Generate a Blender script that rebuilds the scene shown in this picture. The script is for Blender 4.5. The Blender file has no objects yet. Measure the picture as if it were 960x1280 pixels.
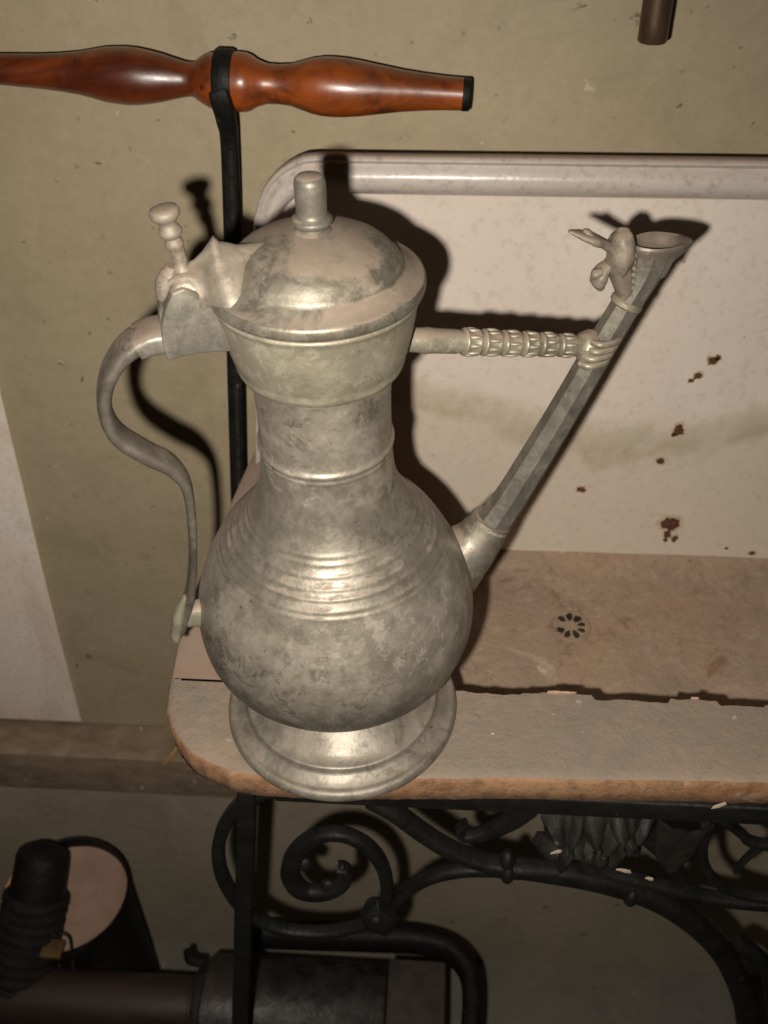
import bpy, bmesh, math, random
from mathutils import Vector, Matrix, noise
random.seed(7)
S = bpy.context.scene
COL = S.collection
R = math.radians
PI = math.pi

# ---------------------------------------------------------------- camera
CAM = Vector((0, 0, .512))
F, CX, CY = 1230., 480., 640.
_p, _y, _r = R(41), R(4.3), R(1)
FW = Vector((-math.sin(_y)*math.cos(_p), math.cos(_y)*math.cos(_p), -math.sin(_p)))
_rt = Vector((math.cos(_y), math.sin(_y), 0)); _up = _rt.cross(FW)
RT = _rt*math.cos(_r) - _up*math.sin(_r)
UP = _up*math.cos(_r) + _rt*math.sin(_r)
cd = bpy.data.cameras.new('camera'); cam = bpy.data.objects.new('camera', cd); COL.objects.link(cam)
m = Matrix((RT, UP, -FW)).transposed().to_4x4(); m.translation = CAM; cam.matrix_world = m
cd.sensor_fit = 'VERTICAL'; cd.sensor_height = 36; cd.sensor_width = 27; cd.lens = 36*F/1280
cd.clip_start = .01; cd.clip_end = 50
S.camera = cam
cd.dof.use_dof = True; cd.dof.focus_distance = .52; cd.dof.aperture_fstop = 13
# ---------------------------------------------------------------- dim room light
w = bpy.data.worlds.new('World'); S.world = w; w.use_nodes = True
bg = w.node_tree.nodes['Background']; bg.inputs[0].default_value = (1, .60, .38, 1); bg.inputs[1].default_value = .006
# ---------------------------------------------------------------- the camera's flash, low and left of the lens
ld = bpy.data.lights.new('flash', 'SPOT'); flash = bpy.data.objects.new('flash', ld); COL.objects.link(flash)
ld.energy = 23; ld.color = (1, .925, .825); ld.shadow_soft_size = .0055; ld.spot_size = R(135); ld.spot_blend = 1
flash.location = CAM - RT*.029 - UP*.024
_d = (FW - UP*.16 - RT*.14).normalized()
flash.rotation_euler = _d.to_track_quat('-Z', 'Y').to_euler()
S.view_settings.view_transform = 'Standard'; S.view_settings.look = 'None'
S.view_settings.exposure = 0; S.view_settings.gamma = 1

# ---------------------------------------------------------------- helpers: a point of the place from a sight line
def ray(px, py): return FW + RT*((px-CX)/F) - UP*((py-CY)/F)
def onz(px, py, z=0.):
    r = ray(px, py); return CAM + r*((z-CAM.z)/r.z)
def ony(px, py, y):
    r = ray(px, py); return CAM + r*((y-CAM.y)/r.y)
J = Vector((-.05847, .39611, 0))
JD = Vector((math.cos(R(18)), math.sin(R(18)), 0)); JN = Vector((-JD.y, JD.x, 0))
def jp(px, py, off=0.):        # on the upright plane through handle and spout, in flagon space
    r = ray(px, py); t = ((J+JN*off-CAM).dot(JN))/r.dot(JN)
    return CAM + r*t - J

# ---------------------------------------------------------------- mesh helpers
class MB:
    def __init__(s): s.v = []; s.f = []
    def add(s, vs, fs):
        o = len(s.v); s.v += [tuple(v) for v in vs]; s.f += [tuple(i+o for i in f) for f in fs]
    def box(s, a, b):
        x0, y0, z0 = a; x1, y1, z1 = b
        s.add([(x0,y0,z0),(x1,y0,z0),(x1,y1,z0),(x0,y1,z0),(x0,y0,z1),(x1,y0,z1),(x1,y1,z1),(x0,y1,z1)],
              [(0,3,2,1),(4,5,6,7),(0,1,5,4),(1,2,6,5),(2,3,7,6),(3,0,4,7)])
    def grid(s, rows, closed=False):
        n = len(rows[0]); vs = [p for r in rows for p in r]; fs = []
        for i in range(len(rows)-1):
            for j in range(n if closed else n-1):
                k = (j+1) % n
                fs.append((i*n+j, i*n+k, (i+1)*n+k, (i+1)*n+j))
        s.add(vs, fs)
    def lathe(s, c, prof, ax=Vector((0,0,1)), n=96, capa=False, capb=False, jit=0):
        ax = Vector(ax).normalized(); a = ax.orthogonal().normalized() if abs(ax.z) < .999 else Vector((1,0,0)); b = ax.cross(a)
        rows = []
        for (t, r) in prof:
            row = []
            for k in range(n):
                th = 2*PI*k/n; d = a*math.cos(th)+b*math.sin(th)
                rr = r
                if jit: rr += jit*noise.noise(Vector((math.cos(th)*1.5, math.sin(th)*1.5, t*30)))
                row.append(Vector(c)+ax*t+d*rr)
            rows.append(row)
        o = len(s.v); s.grid(rows, True)
        if capa: s.f.append(tuple(o+k for k in range(n-1, -1, -1)))
        if capb: s.f.append(tuple(o+(len(rows)-1)*n+k for k in range(n)))
    def sweep(s, pts, side, wa, wb, n=16, sq=1., caps=True, sub=6, cr=True):
        """tube along pts; side = a direction kept as the section's first axis; wa, wb half widths"""
        P, A, B = [], [], []
        N = len(pts)
        pts = [Vector(p) for p in pts]
        for i in range(N-1):
            p0 = pts[max(i-1,0)]; p1 = pts[i]; p2 = pts[i+1]; p3 = pts[min(i+2,N-1)]
            for k in range(sub):
                t = k/sub
                if cr: q = .5*((2*p1)+(p2-p0)*t+(2*p0-5*p1+4*p2-p3)*t*t+(3*p1-p0-3*p2+p3)*t**3)
                else: q = p1.lerp(p2, t)
                P.append(q); A.append(wa[i]*(1-t)+wa[i+1]*t); B.append(wb[i]*(1-t)+wb[i+1]*t)
        P.append(pts[-1]); A.append(wa[-1]); B.append(wb[-1])
        rows = []
        for i in range(len(P)):
            T = (P[min(i+1,len(P)-1)]-P[max(i-1,0)]).normalized()
            sd = Vector(side); sd = (sd - T*sd.dot(T)).normalized(); nn = T.cross(sd)
            row = []
            for k in range(n):
                th = 2*PI*(k+.5)/n; c_, s_ = math.cos(th), math.sin(th)
                c_ = math.copysign(abs(c_)**sq, c_); s_ = math.copysign(abs(s_)**sq, s_)
                row.append(P[i]+sd*(A[i]*c_)+nn*(B[i]*s_))
            rows.append(row)
        o = len(s.v); s.grid(rows, True)
        if caps:
            s.f.append(tuple(o+k for k in range(n-1,-1,-1))); s.f.append(tuple(o+(len(rows)-1)*n+k for k in range(n)))
    def ball(s, c, rx, ry, rz, M=None, n=20, jit=0):
        rows = []
        for i in range(1, n//2+2):
            ph = PI*(i-.5)/(n//2+1.); row = []
            for k in range(n):
                th = 2*PI*k/n
                v = Vector((math.sin(ph)*math.cos(th), math.sin(ph)*math.sin(th), math.cos(ph)))
                if jit: v *= 1+jit*noise.noise(v*2.3+Vector(c)*40)
                v = Vector((v.x*rx, v.y*ry, v.z*rz))
                if M: v = M @ v
                row.append(Vector(c)+v)
            rows.append(row)
        o = len(s.v); s.grid(rows, True)
        s.f.append(tuple(o+k for k in range(n-1,-1,-1))); s.f.append(tuple(o+(len(rows)-1)*n+k for k in range(n)))
    def prism(s, poly, d):      # poly: 3D loop, extruded by vector d
        n = len(poly); d = Vector(d); vs = [Vector(p) for p in poly]+[Vector(p)+d for p in poly]
        s.add(vs, [tuple(range(n)), tuple(range(2*n-1, n-1, -1))]+[(i, i+n, (i+1)%n+n, (i+1)%n) for i in range(n)])
    def build(s, name, mat, parent=None, smooth=True, loc=None, bevel=0, angle=40):
        me = bpy.data.meshes.new(name); me.from_pydata(s.v, [], s.f); me.update()
        bm = bmesh.new(); bm.from_mesh(me)
        if bevel:
            bmesh.ops.remove_doubles(bm, verts=bm.verts, dist=1e-6)
        bmesh.ops.recalc_face_normals(bm, faces=bm.faces)
        if bevel:
            es = [e for e in bm.edges if len(e.link_faces) == 2 and e.calc_face_angle(0) > R(40)]
            bmesh.ops.bevel(bm, geom=es, offset=bevel, segments=3, profile=.5, affect='EDGES', clamp_overlap=True)
        bm.to_mesh(me); bm.free()
        if smooth:
            me.shade_smooth(); me.set_sharp_from_angle(angle=R(angle))
        o = bpy.data.objects.new(name, me); COL.objects.link(o)
        if loc is not None: o.location = loc
        if parent: o.parent = parent
        me.materials.append(mat)
        return o
def tag(o, label=None, cat=None, group=None, kind=None):
    for k, v in (('label', label), ('category', cat), ('group', group), ('kind', kind)):
        if v: o[k] = v
    return o
def empty(name, loc, label, cat, group=None):
    o = bpy.data.objects.new(name, None); COL.objects.link(o); o.location = loc; o.empty_display_size = .05
    return tag(o, label, cat, group)

# ---------------------------------------------------------------- materials
class NT:
    def __init__(s, name):
        s.m = bpy.data.materials.new(name); s.m.use_nodes = True; s.t = s.m.node_tree; s.n = s.t.nodes
        s.b = s.n['Principled BSDF']; s.tc = s.n.new('ShaderNodeTexCoord')
    def put(s, sock, v):
        if hasattr(v, 'is_output'): s.t.links.new(v, sock)
        elif isinstance(v, (tuple, list)): sock.default_value = tuple(v)+((1,) if len(v) == 3 and len(sock.default_value) == 4 else ())
        else: sock.default_value = v
    def noise(s, scale, detail=4, rough=.55, dist=0, stretch=None, seed=0):
        mp = s.n.new('ShaderNodeMapping'); s.t.links.new(s.tc.outputs['Object'], mp.inputs[0])
        mp.inputs['Location'].default_value = (seed*3.1, seed*1.7, seed*2.3)
        if stretch: mp.inputs['Scale'].default_value = stretch
        x = s.n.new('ShaderNodeTexNoise'); s.t.links.new(mp.outputs[0], x.inputs['Vector'])
        x.inputs['Scale'].default_value = scale; x.inputs['Detail'].default_value = detail
        x.inputs['Roughness'].default_value = rough; x.inputs['Distortion'].default_value = dist
        return x.outputs['Fac']
    def vor(s, scale, seed=0, rnd=1):
        mp = s.n.new('ShaderNodeMapping'); s.t.links.new(s.tc.outputs['Object'], mp.inputs[0])
        mp.inputs['Location'].default_value = (seed*3.1, seed*1.7, seed*2.3)
        nz = s.n.new('ShaderNodeTexNoise'); nz.inputs['Scale'].default_value = scale*1.6; nz.inputs['Detail'].default_value = 3
        s.t.links.new(mp.outputs[0], nz.inputs['Vector'])
        ad = s.n.new('ShaderNodeVectorMath'); ad.operation = 'MULTIPLY_ADD'
        s.t.links.new(nz.outputs['Color'], ad.inputs[0]); ad.inputs[1].default_value = (1.1/scale,)*3; s.t.links.new(mp.outputs[0], ad.inputs[2])
        x = s.n.new('ShaderNodeTexVoronoi'); x.inputs['Scale'].default_value = scale; x.inputs['Randomness'].default_value = rnd
        s.t.links.new(ad.outputs[0], x.inputs['Vector'])
        return x
    def rng(s, v, a, b, c=0., d=1.):
        x = s.n.new('ShaderNodeMapRange'); s.put(x.inputs[0], v)
        for i, q in enumerate((a, b, c, d)): s.put(x.inputs[i+1], q)
        return x.outputs[0]
    def mix(s, f, a, b):
        x = s.n.new('ShaderNodeMix'); x.data_type = 'RGBA'; s.put(x.inputs[0], f); s.put(x.inputs[6], a); s.put(x.inputs[7], b)
        return x.outputs[2]
    def math(s, op, a, b=0.):
        x = s.n.new('ShaderNodeMath'); x.operation = op; s.put(x.inputs[0], a); s.put(x.inputs[1], b); return x.outputs[0]
    def specks(s, scale, keep, size, seed=0):     # sparse irregular dots
        v = s.vor(scale, seed)
        sep = s.n.new('ShaderNodeSeparateColor'); s.t.links.new(v.outputs['Color'], sep.inputs[0])
        a = s.math('LESS_THAN', sep.outputs[0], keep)
        r_ = s.math('MULTIPLY', sep.outputs[1], size)
        b = s.rng(v.outputs['Distance'], r_, s.math('ADD', s.math('MULTIPLY', r_, 1.5), .04), 1, 0)
        return s.math('MULTIPLY', a, b)
    def bump(s, h, strength=.3, dist=.001):
        x = s.n.new('ShaderNodeBump'); s.put(x.inputs['Height'], h); x.inputs['Strength'].default_value = strength
        x.inputs['Distance'].default_value = dist
        s.t.links.new(x.outputs[0], s.b.inputs['Normal'])
    def set(s, **k):
        for a, v in k.items(): s.put(s.b.inputs[a.replace('_', ' ')], v)
        return s.m

def dust(t, lo=.35, hi=.9, nz=None):
    g = t.n.new('ShaderNodeNewGeometry'); sp = t.n.new('ShaderNodeSeparateXYZ'); t.t.links.new(g.outputs['Normal'], sp.inputs[0])
    z = sp.outputs[2]
    if nz is not None: z = t.math('ADD', z, t.rng(nz, .3, .7, -.28, .28))
    return t.rng(z, lo, hi)

def m_pewter(name='pewter', dk=(.115,.098,.075), md=(.33,.292,.238), lt=(.50,.45,.385), dst=1., lo=.60, met=.62, hi=.17, ro=.45, zones=False):
    t = NT(name)
    n1 = t.noise(14, 5, .6, .3); n2 = t.noise(55, 5, .7, .2, seed=2); n3 = t.noise(230, 3, .6, seed=4)
    base = t.mix(t.rng(n1, .30, .62), t.mix(.35, dk, md), md)
    base = t.mix(t.rng(n2, .45, .70, 0, .6), base, lt)
    base = t.mix(t.rng(t.noise(33, 6, .75, .6, seed=11), .54, .70, 0, .6), base, dk)
    base = t.mix(t.math('MULTIPLY', t.rng(n3, .55, .75), .3), base, dk)
    base = t.mix(t.math('MULTIPLY', t.rng(t.noise(110, 5, .8, .3, seed=21), .52, .60), t.rng(t.noise(16, 4, .6, seed=23), .42, .6, .05, .6)), base, lt)
    base = t.mix(t.math('MULTIPLY', t.rng(t.noise(80, 6, .8, .5, seed=25), .52, .60), t.rng(t.noise(13, 4, .6, seed=27), .45, .62, .0, .75)), base, dk)
    base = t.mix(t.math('MULTIPLY', t.specks(95, .12, .12, 13), .35), base, (.42,.385,.31))
    base = t.mix(t.math('MULTIPLY', t.specks(150, .12, .12, 9), .6), base, (.05,.042,.03))
    d = t.math('MULTIPLY', dust(t, lo, lo+hi, t.noise(26, 5, .7, .5, seed=6)), .85*dst)
    dc = t.mix(t.rng(t.noise(45, 5, .7, seed=7), .35, .65), (.185,.135,.098), (.25,.195,.148))
    if zones:
        sp = t.n.new('ShaderNodeSeparateXYZ'); t.t.links.new(t.tc.outputs['Object'], sp.inputs[0])
        zz = t.math('ADD', sp.outputs[2], t.rng(t.noise(11, 5, .65, .8, seed=41), .3, .7, -.014, .014))
        up_ = t.math('MULTIPLY', t.rng(zz, .142, .150), t.rng(zz, .196, .184))
        lo_ = t.math('MULTIPLY', t.rng(zz, .112, .082), t.rng(t.noise(70, 6, .8, .5, seed=43), .42, .55, .35, 1))
        base = t.mix(t.math('MULTIPLY', t.math('MULTIPLY', up_, t.rng(t.noise(50, 6, .8, .5, seed=47), .38, .55, .45, 1)), .62), base, (.13,.115,.09))
        base = t.mix(t.math('MULTIPLY', lo_, .85), base, (.10,.09,.068))
    base = t.mix(d, base, dc)
    rough = t.rng(n2, .3, .7, ro-.04, ro+.10)
    rough = t.math('ADD', rough, t.math('MULTIPLY', d, .35))
    h = t.math('ADD', t.math('MULTIPLY', n2, .6), t.math('MULTIPLY', n3, .5))
    h = t.math('ADD', h, t.math('MULTIPLY', t.noise(420, 2, seed=15), .35))
    t.bump(h, .26, .0008)
    return t.set(Base_Color=base, Metallic=t.math('SUBTRACT', met, t.math('MULTIPLY', d, met*.9)), Roughness=rough)
PEW = m_pewter('body_pewter', (.10,.087,.064), (.31,.275,.218), (.47,.425,.355), lo=.66, met=.52, ro=.42, zones=True)
PEWLUG = m_pewter('lug_pewter', (.10,.08,.06), (.20,.17,.13), (.31,.27,.22), lo=.55, hi=.3, met=.4, dst=.7, ro=.48)
PEWF = m_pewter('foot_pewter', (.11,.097,.075), (.235,.21,.17), (.35,.315,.262), dst=.35, lo=.8, met=.5)
PEWS = m_pewter('lid_pewter', (.10,.088,.065), (.24,.215,.165), (.40,.36,.30), lo=.70, met=.65)
PEWL = m_pewter('pale_pewter', (.15,.135,.095), (.27,.245,.18), (.42,.39,.30), lo=.62, met=.4)
PEWD = m_pewter('dull_pewter', (.07,.064,.05), (.155,.142,.115), (.27,.245,.20), lo=.62, met=.45, ro=.46)
PEWH = m_pewter('handle_pewter', (.055,.048,.038), (.135,.118,.095), (.24,.215,.175), lo=.72, met=.5, ro=.42)
PEWT = m_pewter('thumb_pewter', (.10,.08,.06), (.22,.18,.14), (.32,.27,.21), lo=.5, met=.25, ro=.58)

def m_wall(name, a, b, speck=1, seed=0, rough=.8, bumpk=.35):
    t = NT(name)
    c = t.mix(t.rng(t.noise(5, 5, .6, .5, seed=seed), .3, .7), a, b)
    c = t.mix(t.rng(t.noise(11, 6, .7, 1.2, seed=seed+11), .5, .68, 0, .5), c, tuple(x*.80 for x in a))
    c = t.mix(t.rng(t.noise(18, 6, .75, .8, stretch=(1,1,.5), seed=seed+13), .54, .66, 0, .35), c, tuple(x*1.14 for x in b))
    c = t.mix(t.rng(t.noise(160, 3, .6, seed=seed+1), .35, .75, 0, .22), c, tuple(x*.62 for x in a))
    c = t.mix(t.math('MULTIPLY', t.specks(55, .16, .11, seed+2), .75*speck), c, tuple(x*.3 for x in a))
    c = t.mix(t.math('MULTIPLY', t.specks(120, .10, .16, seed+5), .5*speck), c, tuple(x*.42 for x in a))
    c = t.mix(t.math('MULTIPLY', t.specks(42, .12, .10, seed+8), .6*speck), c, tuple(min(.85, x*1.5) for x in b))
    v = t.noise(70, 5, .6, seed=seed+3)
    t.bump(t.math('ADD', v, t.math('MULTIPLY', t.specks(55, .16, .11, seed+2), -.6)), bumpk, .0015)
    return t.set(Base_Color=c, Roughness=rough)
WALL = m_wall('wall_paint', (.37,.298,.19), (.43,.355,.235), rough=.55)
LOWWALL = m_wall('lower_plaster', (.31,.26,.185), (.40,.34,.25), seed=3, bumpk=.8)
FLOORM = m_wall('stone_floor', (.15,.135,.11), (.20,.18,.15), seed=6)
def m_board():
    t = NT('whitewash')
    c = t.mix(t.rng(t.noise(7, 5, .6, .6, seed=2), .35, .65), (.84,.70,.58), (.86,.78,.68))
    c = t.mix(t.rng(t.noise(16, 5, .7, 1.2, stretch=(1,1,.35), seed=5), .5, .72, 0, .5), c, (.50,.34,.25))
    c = t.mix(t.rng(t.noise(190, 3, .6), .5, .7, 0, .3), c, (.36,.29,.22))
    t.bump(t.noise(90, 5), .4, .001)
    return t.set(Base_Color=c, Roughness=.75)
BOARD = m_board()
def m_enamel():
    t = NT('worn_enamel')
    c = t.mix(t.rng(t.noise(6, 4, seed=1), .35, .65), (.68,.585,.505), (.74,.655,.57))
    sp = t.n.new('ShaderNodeSeparateXYZ'); t.t.links.new(t.tc.outputs['Object'], sp.inputs[0])
    # tide mark of old water, wavering, and the yellower zone under it
    hx = t.math('MULTIPLY', t.math('SUBTRACT', sp.outputs[0], .045), 3.2)
    arc = t.math('ADD', t.math('MULTIPLY', t.math('MULTIPLY', hx, hx), .16), .098)
    lv = t.math('SUBTRACT', t.math('SUBTRACT', sp.outputs[2], arc), t.rng(t.noise(12, 4, .6, .5, seed=4), .3, .7, -.02, .02))
    band = t.math('MULTIPLY', t.rng(lv, .012, .024), t.rng(lv, .052, .028))
    c = t.mix(t.rng(lv, .062, .045, 0, .6), c, (.56,.48,.36))
    c = t.mix(t.math('MULTIPLY', band, t.rng(t.noise(28, 5, .7, seed=31), .35, .6, .12, .6)), c, (.37,.30,.185))
    c = t.mix(t.rng(t.noise(150, 3, .7, seed=8), .52, .72, 0, .28), c, (.36,.28,.21))
    c = t.mix(t.math('MULTIPLY', t.specks(75, .07, .12, 3), .6), c, (.22,.15,.10))
    t.bump(t.noise(45, 4), .15, .0008)
    return t.set(Base_Color=c, Roughness=t.rng(t.noise(60, 3), .3, .7, .33, .6))
ENAMEL = m_enamel()
def m_roll():
    t = NT('enamel_roll')
    c = t.mix(t.rng(t.noise(9, 4, seed=3), .35, .65), (.50,.44,.39), (.56,.50,.45))
    g = dust(t, .42, .9, t.noise(20, 5, .7, .6, stretch=(.3,1,1), seed=6))
    c = t.mix(t.math('MULTIPLY', g, .65), c, t.mix(t.noise(16, 4, stretch=(.4,1,1)), (.28,.16,.10), (.44,.33,.25)))
    c = t.mix(t.rng(t.noise(160, 3, .7, seed=8), .52, .72, 0, .45), c, (.22,.15,.11))
    c = t.mix(t.specks(26, .13, .10, 3), c, (.12,.06,.035))
    t.bump(t.noise(120, 4), .25, .001)
    return t.set(Base_Color=c, Roughness=t.math('ADD', .30, t.math('MULTIPLY', g, .35)))
ROLL = m_roll()
def m_basin(name='dusty_basin', pink=0.):
    t = NT(name)
    c = t.mix(t.rng(t.noise(9, 6, .65, .8, seed=1), .35, .65), (.40,.265,.175), (.34,.25,.175))
    c = t.mix(t.rng(t.noise(24, 7, .75, 1.4, seed=3), .5, .62, 0, .75), c, (.44,.33,.24))
    c = t.mix(t.rng(t.noise(48, 7, .8, 1.2, seed=33), .55, .66, 0, .65), c, (.24,.17,.115))
    c = t.mix(t.rng(t.noise(10, 7, .75, 3, seed=37), .58, .64, 0, .7), c, (.47,.37,.28))
    c = t.mix(t.rng(t.noise(7, 6, .7, 1.5, seed=5), .56, .72, 0, .65), c, (.25,.20,.15))
    c = t.mix(t.rng(t.noise(15, 8, .8, 1.5, seed=9), .57, .64, 0, .75), c, (.22,.115,.062))
    c = t.mix(t.rng(t.noise(130, 6, .8, seed=19), .54, .62, 0, .5), c, (.23,.16,.11))
    c = t.mix(t.specks(40, .12, .16, 4), c, (.62,.48,.36))
    c = t.mix(t.math('MULTIPLY', t.specks(60, .14, .13, 7), .8), c, (.14,.08,.045))
    t.bump(t.math('ADD', t.noise(90, 8, .8), t.math('MULTIPLY', t.noise(18, 6, .7), 1.5)), .9, .003)
    return t.set(Base_Color=c, Roughness=.85)
BASIN = m_basin()
def m_ledge():
    t = NT('dusty_ledge')
    c = t.mix(t.rng(t.noise(10, 6, .65, 1.0, seed=1), .35, .65), (.285,.215,.158), (.23,.185,.14))
    c = t.mix(t.rng(t.noise(15, 6, .7, 1.4, seed=4), .5, .7, 0, .85), c, (.215,.185,.145))
    c = t.mix(t.rng(t.noise(11, 7, .75, 2, seed=8), .53, .64, 0, .7), c, (.33,.235,.168))
    c = t.mix(t.rng(t.noise(34, 7, .8, 1.5, seed=18), .56, .66, 0, .6), c, (.20,.155,.115))
    c = t.mix(t.math('MULTIPLY', t.specks(60, .14, .14, 27), .6), c, (.52,.42,.33))
    c = t.mix(t.math('MULTIPLY', t.specks(90, .12, .14, 7), .6), c, (.16,.11,.075))
    g = t.n.new('ShaderNodeNewGeometry'); sp = t.n.new('ShaderNodeSeparateXYZ'); t.t.links.new(g.outputs['True Normal'], sp.inputs[0])
    side = t.rng(t.math('ADD', sp.outputs[2], t.rng(t.noise(60, 4), .3, .7, -.1, .1)), .85, .6)
    sc = t.mix(t.rng(t.noise(18, 5, .7, stretch=(.5,1,1), seed=6), .35, .65), (.25,.115,.05), (.33,.185,.095))
    sc = t.mix(t.rng(t.noise(80, 6, .75, seed=12), .48, .62, 0, .75), sc, (.13,.07,.038))
    sc = t.mix(t.rng(t.noise(50, 6, .75, seed=14), .56, .66, 0, .7), sc, (.42,.29,.19))
    c = t.mix(side, c, sc)
    t.bump(t.math('ADD', t.noise(100, 8, .8), t.math('MULTIPLY', t.noise(18, 6, .7), 1.2)), .8, .0025)
    return t.set(Base_Color=c, Roughness=.8)
LEDGE = m_ledge()
def m_terra():
    t = NT('terracotta')
    c = t.mix(t.rng(t.noise(14, 5, .6, .5), .35, .65), (.27,.19,.14), (.31,.24,.185))
    c = t.mix(t.rng(t.noise(60, 4), .5, .7, 0, .5), c, (.27,.155,.105))
    t.bump(t.noise(80, 4), .3, .001)
    return t.set(Base_Color=c, Roughness=.8)
TERRA = m_terra()
def m_turned():
    t = NT('varnished_wood')
    g = t.noise(16, 5, .6, .9, stretch=(.45, 1.6, 1.6), seed=2)
    c = t.mix(t.rng(g, .40, .66), (.045,.008,.003), (.36,.072,.008))
    sp = t.n.new('ShaderNodeSeparateXYZ'); t.t.links.new(t.tc.outputs['Object'], sp.inputs[0])
    k = t.rng(t.math('ADD', sp.outputs[0], t.rng(t.noise(24, 3, seed=4), .3, .7, -.03, .03)), -.05, .02)
    c = t.mix(k, t.mix(.45, c, (.085,.014,.004)), t.mix(.25, c, (.46,.115,.016)))
    c = t.mix(t.rng(t.noise(40, 4, .6, .4, seed=6), .52, .68, 0, .75), c, (.065,.014,.005))
    c = t.mix(t.specks(110, .12, .16, 5), c, (.04,.012,.005))
    t.bump(t.noise(50, 4, stretch=(.3,2,2)), .3, .001)
    t.b.inputs['Coat Weight'].default_value = .6; t.put(t.b.inputs['Coat Roughness'], t.rng(t.noise(70, 4, .7, seed=9), .35, .65, .16, .42))
    return t.set(Base_Color=c, Roughness=.38)
TURNED = m_turned()
def m_simple(name, a, b, sc=40, rough=.5, met=0., bk=.3, stretch=None, spk=None, spec=.5):
    t = NT(name); t.b.inputs['Specular IOR Level'].default_value = spec
    c = t.mix(t.rng(t.noise(sc, 5, .65, .4, stretch=stretch), .35, .65), a, b)
    if spk: c = t.mix(t.specks(90, .15, .16, 3), c, spk)
    t.bump(t.noise(sc*2.5, 4, .6, stretch=stretch), bk, .0012)
    return t.set(Base_Color=c, Roughness=t.rng(t.noise(sc, 3, seed=3), .3, .7, rough-.08, rough+.1), Metallic=met)
IRON = m_simple('black_iron', (.004,.0036,.003), (.010,.009,.0075), 50, .6, 0, 1.0, spk=(.03,.024,.018), spec=.28)
CAST = m_simple('cast_iron', (.008,.007,.006), (.024,.021,.017), 60, .65, 0, 1, spk=(.09,.07,.05), spec=.3)
STEEL = m_simple('worn_steel', (.015,.013,.012), (.06,.052,.048), 30, .45, .4, 1, spk=(.16,.14,.12), spec=.4)
BROWNP = m_simple('browned_tube', (.07,.042,.024), (.16,.105,.065), 30, .36, .6, .3, stretch=(1,1,.2))
SHAFTM = m_simple('rusty_shaft', (.016,.009,.007), (.045,.027,.02), 14, .5, .1, .6, stretch=(.2,1,1))
PLANK = m_simple('old_plank', (.19,.135,.085), (.30,.225,.15), 40, .8, 0, 1, stretch=(.7,1.2,1.2), spk=(.5,.42,.32))
BLOCKM = m_simple('dark_block', (.025,.017,.013), (.05,.035,.028), 20, .7, 0, .6, stretch=(2,2,.3))
RUST = m_simple('rust', (.065,.022,.012), (.13,.045,.022), 120, .85, 0, .8)
HALO = m_simple('chip_edge', (.42,.30,.19), (.60,.50,.40), 160, .7)
SLOT = m_simple('grimy_metal', (.012,.011,.010), (.035,.032,.028), 200, .5, .4, .5)
PINK = m_simple('pink_mash', (.30,.185,.13), (.38,.26,.19), 25, .85, 0, .5)
LIPF = m_simple('lip_flake', (.45,.25,.14), (.58,.42,.30), 90, .8)
STRAW = m_simple('straw', (.50,.30,.10), (.58,.38,.15), 80, .7)
FLAKE = m_simple('plaster_flake', (.36,.28,.20), (.55,.46,.37), 120, .8)
ORANGEP = m_simple('orange_paint', (.55,.20,.06), (.65,.35,.18), 60, .5)

# ================================================================ the setting
YW = .71
def struct(o): return tag(o, kind='structure')
b = MB()
rows = []
for i in range(2):
    rows.append([(x, YW, (-.468, .62)[i]) for x in (-1.3, -.6, 0, .6, 1.3)])
b.grid(rows); b.box((-1.3, YW, -.98), (1.3, YW+.05, -.4685)) if False else None
struct(b.build('wall', WALL, smooth=False))
b = MB(); b.grid([[(x, .672, z) for x in (-1.3, 1.3)] for z in (-.96, -.52)])
lw = struct(b.build('lower_wall', LOWWALL, smooth=False))
b = MB(); b.grid([[(x, y, -.952) for x in (-1.3, 1.3)] for y in (-.3, .70)])
struct(b.build('floor', FLOORM, smooth=False))
# wooden rail at the foot of the plaster, two lengths meeting at a joint
rail = empty('wooden_rail', (-.5, .69, -.49), 'narrow brown wooden rail running along the foot of the khaki wall', 'rail')
for (xa, xb) in ((-1.3, -.545), (-.543, 1.3)):
    b = MB(); b.box((xa+.5, -.030, -.043), (xb+.5, .0195, .030)); b.build('plank', PLANK, rail, bevel=.003)
# whitewashed board
pl = [(-1.0, .30), (-.372, .30), (-.381, .16), (-.393, .03), (-.400, -.07), (-.409, -.19), (-.4165, -.31), (-.4215, -.40), (-.4245, -.455), (-1.0, -.455)]
b = MB(); b.prism([(x+.45, 0, z+.455) for x, z in pl], (0, .004, 0))
tag(b.build('white_board', BOARD, loc=(-.45, YW-.0045, -.455), bevel=.001), 'tall whitewashed board with slanting edge against the wall at far left', 'board')

# ================================================================ sink
sink = empty('sink', (.1, .5, -.11), 'old dusty sink with pale enamel splashback and terracotta front ledge', 'sink')
SO = Vector((.1, .5, -.11))
def sv(p): return Vector(p)-SO
YB = .65
# splashback panel
b = MB(); b.grid([[sv((x, YB+.001, z)) for x in (-.128, .2, .9)] for z in (-.112, .238)])
panel = b.build('splashback', ENAMEL, sink, smooth=False)
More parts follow.
